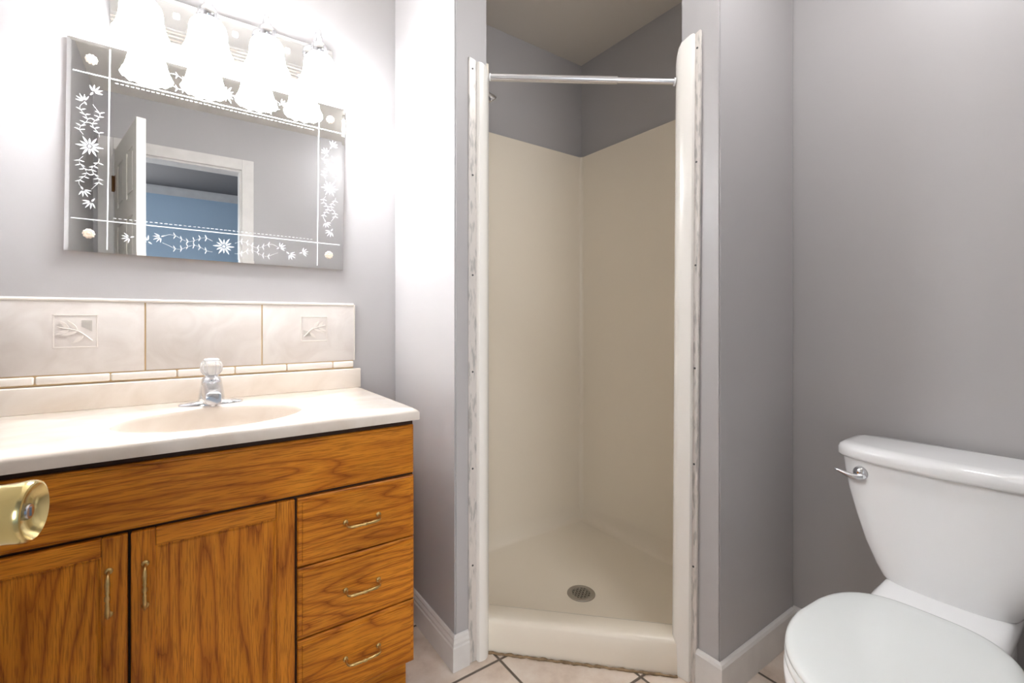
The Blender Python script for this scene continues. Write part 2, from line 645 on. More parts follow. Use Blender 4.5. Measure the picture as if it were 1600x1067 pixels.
obj('leaf', door_leaf(), DOORW, door, smooth=False, world_coords=False)
kx, kz = .592, .906
bm = B()
prof = [(.0325, 0), (.0325, .004), (.029, .007), (.015, .009), (.0125, .016), (.0125, .020), (.0222, .0215), (.0245, .0245), (.0249, .034),
        (.0252, .046), (.0252, .0465), (.0246, .0470), (.0246, .0478), (.0253, .0482), (.0258, .056), (.0268, .062), (.0268, .065), (.0258, .0675), (.0240, .0680), (.0225, .0665),
        (.019, .0625), (.013, .060), (.0075, .0592)]
prof = [(r * .905, h - .006 * min(1, max(0, (h - .007) / .013))) for r, h in prof]
lathe(bm, prof, (kx, -DT, kz), (0, -1, 0), 48, False, True)
kb = obj('door_knob', bm, KNOBBRASS, door, angle=50, world_coords=False)
kb['label'] = 'polished brass door knob'
bm = B()
lathe(bm, [(.0066, .052), (.0066, .0575), (.0056, .0590), (.003, .0592)], (kx, -DT, kz), (0, -1, 0), 24)
box(bm, kx - .0009, kx + .0009, -DT - .0600, -DT - .0580, kz - .0035, kz + .0035)
obj('lock_button', bm, NICKEL, kb, world_coords=False)
for hz in (.25, 1.05, 1.84):
    bm = B()
    lathe(bm, [(.007, -.045), (.007, .045)], (-.004, .006, hz), (0, 0, 1), 12)
    box(bm, 0, .03, 0, .0018, hz - .044, hz + .044)
    obj('hinge', bm, HINGE, door, world_coords=False)

# ------------------------------------------------------------------ fill lamp added on the ceiling to brighten the room, unseen above the frame
cl = thing('ceiling_fill_light', 'round fill lamp added on the ceiling, unseen, between the doorway and the toilet', 'ceiling light', (1.06, .36, ZC))
bm = B()
lathe(bm, [(.120, -.001), (.120, -.018), (.114, -.024), (.110, -.024)], (1.06, .36, ZC), (0, 0, 1), 40)
obj('base_ring', bm, TRIMW, cl)
bm = B()
lathe(bm, [(.110, -.022), (.107, -.040), (.092, -.058), (.060, -.070), (.024, -.074)], (1.06, .36, ZC), (0, 0, 1), 40)
obj('glass_diffuser', bm, DIFFUSER, cl)

# ------------------------------------------------------------------ vanity cabinet
VX0, VX1, VYF, VYC = -.400, .531, 1.215, 1.233
cab = thing('vanity_cabinet', 'honey oak bathroom vanity cabinet with two doors and three drawers', 'cabinet', (.065, 1.48, 0))
bm = B()
box(bm, VX0, VX0 + .015, 1.285, 1.728, .001, .105)
box(bm, VX1 - .015, VX1, 1.285, 1.728, .001, .105)
for q in ((VX0, VX0 + .015, VYC + .0005, 1.728, .104, .782), (VX1 - .015, VX1, VYC + .0005, 1.728, .104, .782), (VX0 + .015, VX1 - .015, 1.716, 1.728, .104, .782), (VX0 + .015, VX1 - .015, VYC + .0022, 1.716, .104, .119),
          (VX0 + .015, VX1 - .015, VYC + .0022, VYC + .018, .119, .782)):
    box(bm, *q)
obj('carcass', bm, OAKZ, cab, smooth=False)
obj('face_frame', box(B(), VX0, VX1, VYC - .0015, VYC + .002, .100, .782), GAP_SHADE, cab, smooth=False)  # frame coloured dark to paint the shade in the gaps
obj('toe_kick', box(B(), VX0 + .002, VX1 - .0005, 1.279, 1.2855, .001, .1035), OAKX, cab, smooth=False)


def slab(x0, x1, z0, z1, chamfer=.006):
    """overlay front with an eased edge"""
    bm = B()
    a, b = VYF, VYC - .0018
    def rect(i, y):
        return [Vector((x0 + i, y, z0 + i)), Vector((x1 - i, y, z0 + i)), Vector((x1 - i, y, z1 - i)), Vector((x0 + i, y, z1 - i))]
    rings(bm, [rect(0, b), rect(0, a + .006), rect(.003, a + .0035), rect(chamfer, a + .003), rect(chamfer + .0012, a)])
    return bm


obj('false_front', slab(VX0, VX1 - .002, .6335, .767), OAKX, cab, smooth=False)


def pull(p, horiz, parent):
    """brass bail pull: two posts, rosettes and a turned bar with a bead in the middle"""
    bm = B()
    L = .043
    ax = Vector((1, 0, 0)) if horiz else Vector((0, 0, 1))
    p = Vector(p)
    for s in (-1, 1):
        lathe(bm, [(.0068, 0), (.0062, .0025), (.0035, .004)], p + ax * s * L + Vector((0, -.0005, 0)), (0, -1, 0), 14)
    pts = []
    for s, d in ((-1, .0), (-1, .012), (-.93, .019), (-.75, .0225), (-.4, .0245), (0, .025), (.4, .0245), (.75, .0225), (.93, .019), (1, .012), (1, 0)):
        pts.append(p + ax * s * L + Vector((0, -d - .0005, -.006 * min(1, d / .02) if horiz else 0)))
    q = spline(pts, 5)
    n = len(q)
    rad = []
    for i in range(n):
        s = abs(i / (n - 1) * 2 - 1)
        r = .0028 + .0016 * max(0, 1 - abs(s - .32) / .3)
        if s < .05: r = .0048
        elif s < .10: r = .0028
        elif s < .14: r = .0042
        rad.append(r)
    tube(bm, q, rad, 10)
    return obj('handle', bm, BRASS, parent, angle=60)


def panel_door(x0, x1, z0, z1):
    """frame and flat panel door"""
    S = .040
    bm = B()
    a, b = VYF, VYC - .0018
    # stiles
    for xa, xb in ((x0, x0 + S), (x1 - S, x1)):
        box(bm, xa, xb, a, b, z0, z1, .0025, 2)
    d = obj('door', bm, OAKZ, cab, smooth=False)
    for za, zb in ((z0, z0 + S), (z1 - S + .004, z1)):
        obj('rail', box(B(), x0 + S + .0002, x1 - S - .0002, a + .0004, b, za, zb, .0025, 2), OAKX, d, smooth=False)
    bm = B()
    # recessed panel with an ogee lip round it
    i0 = S - .001
    def rect(i, y):
        return [Vector((x0 + i, y, z0 + i)), Vector((x1 - i, y, z0 + i)), Vector((x1 - i, y, z1 - i + .004)), Vector((x0 + i, y, z1 - i + .004))]
    rings(bm, [rect(i0, a + .002), rect(i0 + .003, a + .0025), rect(i0 + .007, a + .006), rect(i0 + .010, a + .0068), rect(i0 + .012, a + .0068)], False, True)
    obj('panel', bm, OAKZ, d, smooth=False)
    return d


d1 = panel_door(VX0 + .002, -.0905, .105, .6265)
d1['label'] = 'left cabinet door, pull at its right edge'
pull((-.119, VYF, .518), False, d1)
d2 = panel_door(-.0855, .2215, .105, .6265)
d2['label'] = 'right cabinet door, pull at its left edge'
pull((-.062, VYF, .516), False, d2)
for z0, z1, lb in ((.4575, .6255, 'top drawer'), (.2810, .4535, 'middle drawer'), (.1050, .2770, 'bottom drawer')):
    dr = obj('drawer', slab(.228, VX1 - .001, z0, z1, .010), OAKX, cab, smooth=False)
    dr['label'] = lb
    pull((.384, VYF, (z0 + z1) / 2), True, dr)

# ------------------------------------------------------------------ vanity top with moulded basin
top = thing('marble_countertop', 'cream cultured marble countertop with a moulded oval basin', 'countertop', (.07, 1.46, .784))
CX0, CX1, CY0, CY1, CZ0, CZ1 = -.405, .538, 1.198, 1.732, .7835, .8135
SX, SY, SA, SB = .068, 1.412, .203, .150


def counter_bm():
    bm = B()
    angs = [2 * PI * i / 120 for i in range(120)]
    for cx, cy in ((CX0, CY0), (CX1, CY0), (CX1, CY1), (CX0, CY1)):
        a = math.atan2(cy - SY, cx - SX) % (2 * PI)
        i = min(range(len(angs)), key=lambda k: abs(angs[k] - a))
        angs[i] = a

    def rect(inset, z):
        out = []
        for a in angs:
            c, s = math.cos(a), math.sin(a)
            ts = []
            if c > 1e-9: ts.append((CX1 - inset - SX) / c)
            if c < -1e-9: ts.append((CX0 + inset - SX) / c)
            if s > 1e-9: ts.append((CY1 - inset - SY) / s)
            if s < -1e-9: ts.append((CY0 + inset - SY) / s)
            t = min(ts)
            out.append(Vector((SX + c * t, SY + s * t, z)))
        return out

    def ell(k, z, dy=0.0):
        return [Vector((SX + SA * k * math.cos(a), SY + dy + SB * k * math.sin(a), z)) for a in angs]
    rs = [rect(.02, CZ0), rect(0.001, CZ0), rect(0, CZ0 + .002), rect(0, CZ1 - .009), rect(.0025, CZ1 - .0035), rect(.009, CZ1), ell(1.03, CZ1), ell(1.010, CZ1 - .0006),
          ell(1.0, CZ1 - .003), ell(.992, CZ1 - .012), ell(.978, CZ1 - .040), ell(.945, CZ1 - .075), ell(.86, CZ1 - .108), ell(.66, CZ1 - .128), ell(.35, CZ1 - .136), ell(.08, CZ1 - .139)]
    rings(bm, rs, False, True)
    return bm


obj('counter_slab', counter_bm(), MARBLE, top, angle=60)
bm = B()
box(bm, CX0, .537, 1.714, 1.7335, CZ1 - .001, .8835, .004, 3)
obj('back_lip', bm, MARBLE, top)
bm = B()
lathe(bm, [(.022, 0), (.022, .003), (.018, .004), (.015, .002), (.004, .002)], (SX, SY, CZ1 - .140), (0, 0, 1), 24)
obj('basin_drain', bm, CHROME, top)

# ------------------------------------------------------------------ tiled backsplash
bs = thing('tile_backsplash', 'cream wall tiles above the vanity with raised leaf squares', 'backsplash', (.06, YV, .884))
obj('grout', box(B(), -.405, .512, 1.7275, 1.7340, .8845, 1.118), GROUT, bs, smooth=False)
TZ0, TZ1, TYF = .9135, 1.1115, 1.7245


def leaf_poly(bm, cx, cz, ang, ln, wd, y, yb=None, bend=0.0, n=8):
    """a leaf/petal in the x-z plane, from its base at (cx,cz)"""
    pts = []
    for i in range(n + 1):
        t = i / n
        pts.append((t * ln, wd * .5 * math.sin(PI * t ** .8) + bend * t * t))
    for i in range(n - 1, 0, -1):
        t = i / n
        pts.append((t * ln, -wd * .5 * math.sin(PI * t ** .8) + bend * t * t))
    c, s = math.cos(ang), math.sin(ang)
    P = [Vector((cx + px * c - pz * s, y, cz + px * s + pz * c)) for px, pz in pts]
    if yb is None:
        bm.faces.new([bm.verts.new(p) for p in P])
    else:
        rings(bm, [[Vector((p.x, yb, p.z)) for p in P], P])


edges = [-.405, -.390, -.0885, .2145, .5155]
for i in range(4):
    x0, x1 = edges[i] + .0018, edges[i + 1] - .0018
    if i == 3: x1 = .5135
    t = obj('tile', box(B(), x0, x1, TYF, 1.7330, TZ0, TZ1, .0015, 2), TILE, bs)
    if i in (1, 3):
        cx, cz, hs = ((-.238, 1.030, .046) if i == 1 else (.377, 1.030, .044))
        bm = B()
        y0, y1 = TYF + .0005, TYF - .0010
        for xa, xb, za, zb in ((cx - hs, cx + hs, cz + hs - .004, cz + hs), (cx - hs, cx + hs, cz - hs, cz - hs + .004), (cx - hs, cx - hs + .004, cz - hs, cz + hs), (cx + hs - .004, cx + hs, cz - hs, cz + hs)):
            box(bm, xa, xb, y1, y0, za, zb, .0008, 1)
        f = 1 if i == 1 else -1
        flip = lambda a: a if f == 1 else PI - a
        bx, bz = cx + f * .034, cz - .026
        tube(bm, spline([(bx, TYF - .0012, bz), (cx + f * .005, TYF - .0012, cz + .000), (cx - f * .036, TYF - .0012, cz + .012)], 6), .0018, 6)
        for k, (px, pz, a, ln) in enumerate(((.004, .002, 2.2, .034), (.004, .0, 3.5, .040), (-.012, .006, 2.3, .030), (-.012, .004, 3.6, .034), (.016, -.012, 3.9, .030))):
            leaf_poly(bm, cx + f * px, cz + pz, flip(a), ln, .009, TYF - .0024, TYF + .0005)
        obj('leaf_relief', bm, RELIEF, t, angle=30)
        bm = B()
        sq = [(.012, .030), (.034, .030), (.034, -.002), (.026, .004), (.012, .012)] if i == 1 else [(-.036, -.004), (-.036, -.026), (-.012, -.026), (-.012, -.014), (-.022, -.008)]
        sgn = 1
        P0 = [Vector((cx + a, TYF + .0003, cz + b)) for a, b in sq]
        rings(bm, [P0, [Vector((p.x, TYF - .0006, p.z)) for p in P0]])
        obj('grey_inset', bm, RELIEFG, t, smooth=False)
bm = B()
tube(bm, [(-.405, 1.7275, 1.1165), (.5125, 1.7275, 1.1165)], .0052, 12)
obj('bullnose_cap', bm, LINER, bs)
bm = B()
tube(bm, [(.5150, 1.7295, .9135), (.5150, 1.7295, 1.1165)], .0045, 12)
obj('end_bead', bm, LINER, bs)
xs = [-.405, -.3175, -.1655, -.013, .138, .289, .440, .5135]
for a, b in zip(xs[:-1], xs[1:]):
    bm = B()
    box(bm, a + .0008, b - .0008, 1.7215, 1.7330, .8885, .9105, .005, 3)
    obj('liner_tile', bm, LINER, bs)

# ------------------------------------------------------------------ faucet
FX, FY = .070, 1.625
fc = thing('faucet', 'chrome single-handle faucet with a clear acrylic knob behind the basin', 'faucet', (FX, FY, CZ1))
bm = B()


def ov(a, b, z, dy=0):
    return [Vector((FX + a * math.cos(2 * PI * i / 40), FY + dy + b * math.sin(2 * PI * i / 40), z)) for i in range(40)]


Z = CZ1 + .0003
rings(bm, [ov(.080, .026, Z), ov(.080, .026, Z + .003), ov(.076, .023, Z + .007), ov(.055, .019, Z + .011), ov(.03, .017, Z + .013)])
obj('base_plate', bm, CHROME, fc, angle=60)
bm = B()
rings(bm, [ov(.034, .028, Z + .006), ov(.034, .028, Z + .012), ov(.032, .027, Z + .030), ov(.029, .026, Z + .050), ov(.026, .0255, Z + .068), ov(.023, .023, Z + .078), ov(.016, .016, Z + .083)])
obj('body', bm, CHROME, fc, angle=60)
bm = B()


def sp(y, zc, w, h):
    out = []
    for i in range(28):
        a = 2 * PI * i / 28
        c, s = math.cos(a), math.sin(a)
        e = .6
        out.append(Vector((FX + w * abs(c) ** e * (1 if c > 0 else -1), y, zc + h * abs(s) ** e * (1 if s > 0 else -1))))
    return out


rings(bm, [sp(FY - .005, Z + .040, .026, .032), sp(FY - .028, Z + .040, .026, .029), sp(FY - .06, Z + .040, .0245, .024), sp(FY - .095, Z + .036, .0225, .0195), sp(FY - .117, Z + .032, .021, .0175), sp(FY - .123, Z + .031, .0185, .015)])
obj('spout', bm, NICKEL, fc, angle=60)
bm = B()
lathe(bm, [(.0105, 0), (.0105, -.009), (.008, -.010)], (FX, FY - .105, Z + .0185), (0, 0, 1), 20)
obj('aerator', bm, NICKEL, fc)
bm = B()
kn = 8


def lob(k, a, r, h):
    return r * (1 + .06 * math.cos(kn * a)), h


lathe(bm, [(.012, 0), (.019, .004), (.0255, .014), (.0275, .026), (.0265, .036), (.023, .043), (.020, .045)], (FX, FY, Z + .082), (0, 0, 1), 64, wave=lob)
kb2 = obj('acrylic_knob', bm, ACRYL, fc, angle=60)
bm = B()
lathe(bm, [(.0195, 0), (.0195, .003), (.017, .0055), (.008, .0065)], (FX, FY, Z + .1275), (0, 0, 1), 28)
obj('knob_cap', bm, WHITEP, kb2)
bm = B()
lathe(bm, [(.009, 0), (.009, .008)], (FX, FY, Z + .081), (0, 0, 1), 20)
obj('knob_stem', bm, NICKEL, kb2)

# ------------------------------------------------------------------ mirror with etched vines (local coords: x across, z up, front towards -y)
MW, MH = .737, .584
mr = thing('wall_mirror', 'frameless wall mirror with etched floral border and rosette clips', 'mirror', (.110, 1.7235, 1.538))
mr.rotation_euler = (0, math.radians(.65), 0)


def mrect(i, y):
    return [Vector((-MW / 2 + i, y, -MH / 2 + i)), Vector((MW / 2 - i, y, -MH / 2 + i)), Vector((MW / 2 - i, y, MH / 2 - i)), Vector((-MW / 2 + i, y, MH / 2 - i))]


bm = B()
rings(bm, [mrect(0, .005), mrect(0, .0005), mrect(.009, 0)])
obj('glass', bm, MIRROR, mr, smooth=False, world_coords=False)
obj('backing_board', box(B(), -MW / 2 + .003, MW / 2 - .003, .0053, .0108, -MH / 2 + .001, MH / 2 - .004), BOARD, mr, smooth=False, world_coords=False)
EY = -.0006


def stroke(bm, pts, w):
    pts = [Vector((p[0], 0, p[1])) for p in pts]
    pts = spline(pts, 5) if len(pts) > 2 else pts
    L, R = [], []
    for i, p in enumerate(pts):
        d = pts[min(i + 1, len(pts) - 1)] - pts[max(i - 1, 0)]
        d.normalize()
        nrm = Vector((-d.z, 0, d.x))
        L.append(bm.verts.new(Vector((p.x, EY, p.z)) + nrm * w / 2))
        R.append(bm.verts.new(Vector((p.x, EY, p.z)) - nrm * w / 2))
    for i in range(len(pts) - 1):
        bm.faces.new((L[i], L[i + 1], R[i + 1], R[i]))


def flower(bm, x, z, r, n=12, w=.165):
    for i in range(n):
        a = 2 * PI * i / n
        rr = r * (1 if i % 2 == 0 else .72)
        leaf_poly(bm, x + .18 * r * math.cos(a), z + .18 * r * math.sin(a), a, rr * .82, r * w, EY)
    pts = [Vector((x + .13 * r * math.cos(2 * PI * i / 10), EY, z + .13 * r * math.sin(2 * PI * i / 10))) for i in range(10)]
    bm.faces.new([bm.verts.new(p) for p in pts])


def half_flower(bm, x, z, r, ang):
    for k in range(-2, 3):
        a = ang + k * .5
        leaf_poly(bm, x + .15 * r * math.cos(a), z + .15 * r * math.sin(a), a, r * (.9 - .08 * abs(k)), r * .16, EY)
    leaf_poly(bm, x, z, ang + PI, r * .5, r * .18, EY)


def vine(bm, base, ax, up, ln, side):
    """a wavy vine leaving the central flower along ax; up is the cross direction"""
    f = lambda u, v: (base[0] + ax[0] * u + up[0] * v, base[1] + ax[1] * u + up[1] * v)
    pts = [f(.030 + (ln - .030) * t, side * (.013 + .008 * math.sin(3 * PI * t + (0 if side > 0 else 1.2)))) for t in [i / 8 for i in range(9)]]
    stroke(bm, pts, .0008)
    a0 = math.atan2(ax[1], ax[0])
    cr = ax[0] * up[1] - ax[1] * up[0]
    for i in range(1, 7):
        p = pts[i]
        for s in (1, -1):
            leaf_poly(bm, p[0], p[1], a0 + s * (.75 + .15 * (i % 2)), .0115, .0029, EY, bend=s * .004)


bm = B()
ex, ez = MW / 2 - .013, MH / 2 - .009
lx, lz = MW / 2 - .089, MH / 2 - .090
for s in (-1, 1):
    stroke(bm, [(-ex, s * lz), (ex, s * lz)], .0030)
    stroke(bm, [(s * lx, -ez), (s * lx, ez)], .0030)
n = 46
for s in (-1, 1):
    for i in range(n):
        x = -lx + .012 + (2 * lx - .024) * i / n
        stroke(bm, [(x, s * (lz - .010)), (x + .007, s * (lz - .010))], .0016)
obj('etched_lines', bm, ETCH, mr, smooth=False, world_coords=False)
for cx, cz, ax, ln in ((-MW / 2 + .049, 0, (0, 1), .118), (MW / 2 - .050, -.004, (0, 1), .118), (0, -MH / 2 + .048, (1, 0), .155), (0, MH / 2 - .052, (1, 0), .155)):
    bm = B()
    flower(bm, cx, cz, .030)
    up = (-ax[1], ax[0])
    for d in (1, -1):
        a = (ax[0] * d, ax[1] * d)
        for s in (1, -1):
            vine(bm, (cx, cz), a, up, ln, s)
        ang = math.atan2(a[1], a[0])
        half_flower(bm, cx + a[0] * (ln + .004) + up[0] * .012, cz + a[1] * (ln + .004) + up[1] * .012, .021, ang + .5)
        half_flower(bm, cx + a[0] * (ln + .034) - up[0] * .006, cz + a[1] * (ln + .034) - up[1] * .006, .023, ang - .6)
        if ax[0]:
            half_flower(bm, cx + a[0] * (ln + .075) + up[0] * .002, cz + a[1] * (ln + .075) + up[1] * .002, .021, ang + .3)
    obj('etched_vine', bm, ETCH, mr, smooth=False, world_coords=False)
for sx, sz in ((-1, 1), (-1, -1), (1, 1), (1, -1)):
    bm = B()
    c = (sx * (MW / 2 - .050), -.0002, sz * (MH / 2 - .050))
    lathe(bm, [(.0125, 0), (.0130, .003), (.0115, .006), (.0085, .0075), (.005, .0068), (.002, .0085)], c, (0, -1, 0), 48,
          wave=lambda k, a, r, h: (r * (1 + (.07 if k < 3 else .16) * math.cos(10 * a)), h))
    obj('rosette_clip', bm, ROSETTE, mr, world_coords=False)

# ------------------------------------------------------------------ vanity light
LX = [-.090, .061, .213, .366]
LY, LZ1, LZ0 = 1.602, 1.928, 1.822
vl = thing('vanity_light', 'chrome four-lamp vanity light with glowing white bell shades above the mirror', 'wall light', (.138, YV, 1.95))
bm = B()
sweep_profile(bm, [(.001, 1.888), (.010, 1.888), (.016, 1.892), (.016, 1.897), (.020, 1.900), (.020, 1.906), (.024, 1.909), (.024, 1.915), (.028, 1.918), (.028, 1.924),
                   (.024, 1.928), (.024, 2.002), (.020, 2.006), (.020, 2.012), (.014, 2.016), (.012, 2.022), (.001, 2.022)], (-.165, YV), (.436, YV), (0, -1))
obj('back_plate', bm, CHROME, vl, smooth=False)
for x in (-.0145, .289, .137):
    bm = B()
    box(bm, x - .008, x + .008, YV - .0285, YV - .0238, 1.962, 1.978, .002, 1)
    obj('square_stud', bm, WHITEP, vl)
NS = 64
for x in LX:
    bm = B()
    lathe(bm, [(.030, .0242), (.030, .028), (.022, .034), (.010, .036)], (x, YV, 1.985), (0, -1, 0), 28)
    tube(bm, spline([(x, 1.702, 1.985), (x, 1.672, 1.996), (x, 1.640, 2.012), (x, 1.614, 2.014), (x, 1.603, 1.998), (x, LY, 1.982)], 7), .0065, 12)
    arm = obj('arm', bm, CHROME, vl, angle=60)
    bm = B()
    lathe(bm, [(.008, 1.990), (.010, 1.984), (.013, 1.970), (.022, 1.962), (.0265, 1.952), (.0265, 1.932), (.0235, 1.9275)], (x, LY, 0), (0, 0, 1), 32)
    obj('socket_cup', bm, CHROME, arm, angle=60)
    bm = B()

    def scal(k, a, r, h):
        f = max(0, (LZ0 + .05 - h) / .05)
        return r * (1 + .035 * f * math.cos(12 * a)), h - .004 * f * f * (1 - math.cos(12 * a))
    out = [(.022, LZ1), (.036, LZ1 - .004), (.0445, LZ1 - .016), (.0475, LZ1 - .030), (.0485, LZ1 - .050), (.0515, LZ1 - .068), (.056, LZ1 - .083), (.061, LZ1 - .095), (.0655, LZ0 + .002)]
    inn = [(r - .003, h + (.0 if i else -.003)) for i, (r, h) in enumerate(out)]
    lathe(bm, out + list(reversed(inn)), (x, LY, 0), (0, 0, 1), NS, False, False, wave=scal)
    s = obj('glass_shade', bm, SHADE, vl, angle=60)

# ------------------------------------------------------------------ shower stall
sh = thing('shower_stall', 'cream fibreglass corner shower stall with a low threshold and white flanges', 'shower', (1.20, 1.28, 0))
PT = 1.888


def fillet(pts, rads, seg=6):
    out = []
    n = len(pts)
    for i, p in enumerate(pts):
        p = Vector((p[0], p[1], 0))
        r = rads[i]
        if r <= 0 or i in (0, n - 1):
            out.append(p)
            continue
        a = (Vector((pts[i - 1][0], pts[i - 1][1], 0)) - p).normalized()
        b = (Vector((pts[i + 1][0], pts[i + 1][1], 0)) - p).normalized()
        half = a.angle(b) / 2
        t = r / math.tan(half)
        c = p + (a + b).normalized() * (r / math.sin(half))
        s, e = p + a * t - c, p + b * t - c
        tot = s.angle(e)
        ax = s.cross(e).normalized()
        for k in range(seg + 1):
            out.append(c + Matrix.Rotation(tot * k / seg, 3, ax) @ s)
    return out


def ribbon(path, th, z0, z1):
    """vertical sheet of thickness th to the right of the path"""
    bm = B()
    nrm = []
    for i in range(len(path)):
        d = (path[min(i + 1, len(path) - 1)] - path[max(i - 1, 0)]).normalized()
        nrm.append(Vector((-d.y, d.x, 0)))
    o = [p + nrm[i] * th for i, p in enumerate(path)]
    loop = [(p.x, p.y) for p in path] + [(p.x, p.y) for p in reversed(o)]
    prism(bm, loop, z1, z0)
    return bm


SXL, SYB, SXR, SYR = .806, 1.717, 1.657, .860
path = fillet([(SXL, 1.262), (SXL, SYB), (SXR, SYB), (SXR, SYR), (1.250, SYR)], [0, .03, .022, .03, 0])
bm = ribbon(path, .010, .062, PT)
obj('surround_panel', bm, FIBER, sh, angle=40)

# base pan: shallow dish with coved edges, drained in the middle, threshold across the corner
DC = Vector((1.203, 1.247, 0))


def base_bm():
    bm = B()
    corners = [(SXL + .001, 1.345), (SXL + .001, SYB - .001), (SXR - .001, SYB - .001), (SXR - .001, SYR + .001), (1.318, SYR + .001)]
    per = []
    n = len(corners)
    for i in range(n):
        a, b = Vector((*corners[i], 0)), Vector((*corners[(i + 1) % n], 0))
        for k in range(16):
            per.append(a.lerp(b, k / 16))
    cen = Vector((1.25, 1.30, 0))

    def ring(k, z, c=cen):
        return [c + (p - c) * k + Vector((0, 0, z)) for p in per]

    def ringd(f, z):
        r = []
        for p in per:
            q = cen + (p - cen) * .93
            d = DC + (p - DC).normalized() * .0515
            r.append(d.lerp(q, f) + Vector((0, 0, z)))
        return r
    def low(r):
        for i in range(64, len(r)):
            r[i].z = min(r[i].z, .060)
        return r
    rings(bm, [low(q) for q in [ringd(0, .0475), ringd(.4, .050), ringd(1, .054), ring(.955, .057), ring(.975, .066), ring(.989, .080), ring(.997, .100), ring(1.0, .125)]], False, False)
    # threshold: profile across the diagonal
    A, Bq = Vector((.789, 1.2555, 0)), Vector((1.2005, .8365, 0))
    d = (Bq - A).normalized()
    nin = Vector((-d.y, d.x, 0))
    if nin.x < 0: nin = -nin
    prof = [(0, .0008), (.001, .050), (.003, .090), (.008, .099), (.016, .1035), (.030, .105), (.075, .1035), (.086, .099), (.093, .090), (.098, .070), (.106, .058), (.12, .053), (.12, .0008)]
    e0, e1 = A - d * .004, Bq + d * .004
    rs = []
    for k in range(13):
        t = k / 12
        rs.append([e0.lerp(e1, t) + nin * q + Vector((0, 0, z)) for q, z in prof])
    rings(bm, rs)
    return bm


obj('shower_base', base_bm(), FIBER, sh, angle=50)

# front columns / flanges
def column(plan, tops, shear, name, mat):
    bm = B()
    zb = .0008
    n = len(plan)
    lev = [zb, .5, 1.0, 1.5]
    rs = []
    for z in lev:
        rs.append([Vector((x, y + shear * (1 - z / 1.89), z)) for x, y in plan])
    rs.append([Vector((x, y + shear * (1 - tops[i] / 1.89), tops[i])) for i, (x, y) in enumerate(plan)])
    rings(bm, rs)
    return obj(name, bm, mat, sh, angle=40)


c1 = column([(.7465, 1.2450), (.7465, 1.2300), (.750, 1.2255), (.760, 1.2235), (.770, 1.2240), (.779, 1.2280), (.787, 1.2350), (.795, 1.2440), (.8010, 1.2530), (.8045, 1.266), (.8045, 1.300), (.7920, 1.300), (.7915, 1.2450)],
            [1.862, 1.862, 1.861, 1.859, 1.856, 1.850, 1.838, 1.822, 1.800, 1.780, 1.770, 1.770, 1.83], 0, 'front_flange', FIBERF)
c2 = column([(1.2260, .7875), (1.2100, .7875), (1.2060, .7890), (1.2030, .7950), (1.2005, .8220), (1.2020, .8330), (1.2070, .8420), (1.2150, .8510), (1.2260, .8570), (1.240, .8590), (1.270, .8590), (1.270, .8430), (1.2260, .8430)],
            [1.893, 1.893, 1.892, 1.890, 1.880, 1.868, 1.850, 1.830, 1.810, 1.800, 1.79, 1.79, 1.84], .014, 'front_flange', FIBERF)
c1['label'] = 'cream front flange beside the vanity wing wall'
c2['label'] = 'bright front flange beside the toilet wing wall'
s1 = column([(.7205, 1.2452), (.7205, 1.2415), (.7225, 1.2395), (.7463, 1.2385), (.7463, 1.2452)], [1.874, 1.874, 1.874, 1.868, 1.868], 0, 'edge_strip', STRIP)
s2 = column([(1.2262, .7715), (1.2190, .7715), (1.2175, .7735), (1.2160, .7873), (1.2262, .7873)], [1.900, 1.900, 1.900, 1.894, 1.894], .016, 'edge_strip', STRIP)
for st, pts, nax in ((s1, [(.733, 1.2390, z) for z in (1.84, 1.51, 1.20, .90, .60, .30)], (0, -1, 0)), (s2, [(1.2168, .781 + .016 * (1 - z / 1.89), z) for z in (1.85, 1.52, 1.22, .92, .64, .34)], (-1, 0, 0))):
    for p in pts:
        bm = B()
        lathe(bm, [(.0032, -.001), (.0030, .0010), (.0012, .0014)], p, nax, 12)
        obj('screw', bm, SCREW, st)
# drain grate
bm = B()
lathe(bm, [(.0515, .040), (.0515, .0495), (.0490, .0515), (.034, .0510), (.0335, .0470), (.0335, .040)], (DC.x, DC.y, 0), (0, 0, 1), 40, False, False)
for k in range(-2, 3):
    q = k * .0118
    h = math.sqrt(.0345 ** 2 - q * q)
    for vert in (0, 1):
        t = bmesh.new()
        bmesh.ops.create_cube(t, size=1)
        for v in t.verts:
            a, b = v.co.x * .0044 + q, v.co.y * 2 * h
            v.co = Vector((a if vert else b, b if vert else a, .0490 + v.co.z * .003))
        merge(bm, t, Matrix.Translation((DC.x, DC.y, 0)) @ Matrix.Rotation(.6, 4, 'Z'))
dg = obj('drain_grate', bm, STEEL, sh)
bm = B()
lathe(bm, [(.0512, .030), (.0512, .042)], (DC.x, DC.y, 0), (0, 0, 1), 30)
obj('drain_shade_disc', bm, DRAIN_SHADE, dg)  # black disc paints the shade below the grate
# stained caulk where the threshold meets the tiles
bm = B()
A, Bq = Vector((.783, 1.2535, .003)), Vector((1.1955, .8330, .003))
pts = []
for k in range(61):
    t = k / 60
    pts.append(A.lerp(Bq, t) + Vector((-.7, -.7, 0)) * (.0022 * math.sin(k * 1.7) * math.sin(k * .61) + .001) + Vector((0, 0, .0012 * math.sin(k * 2.3))))
tube(bm, pts, [.0028 + .0022 * abs(math.sin(k * .9) * math.sin(k * .37 + 1)) for k in range(61)], 8)
obj('caulk_bead', bm, CAULK, sh)

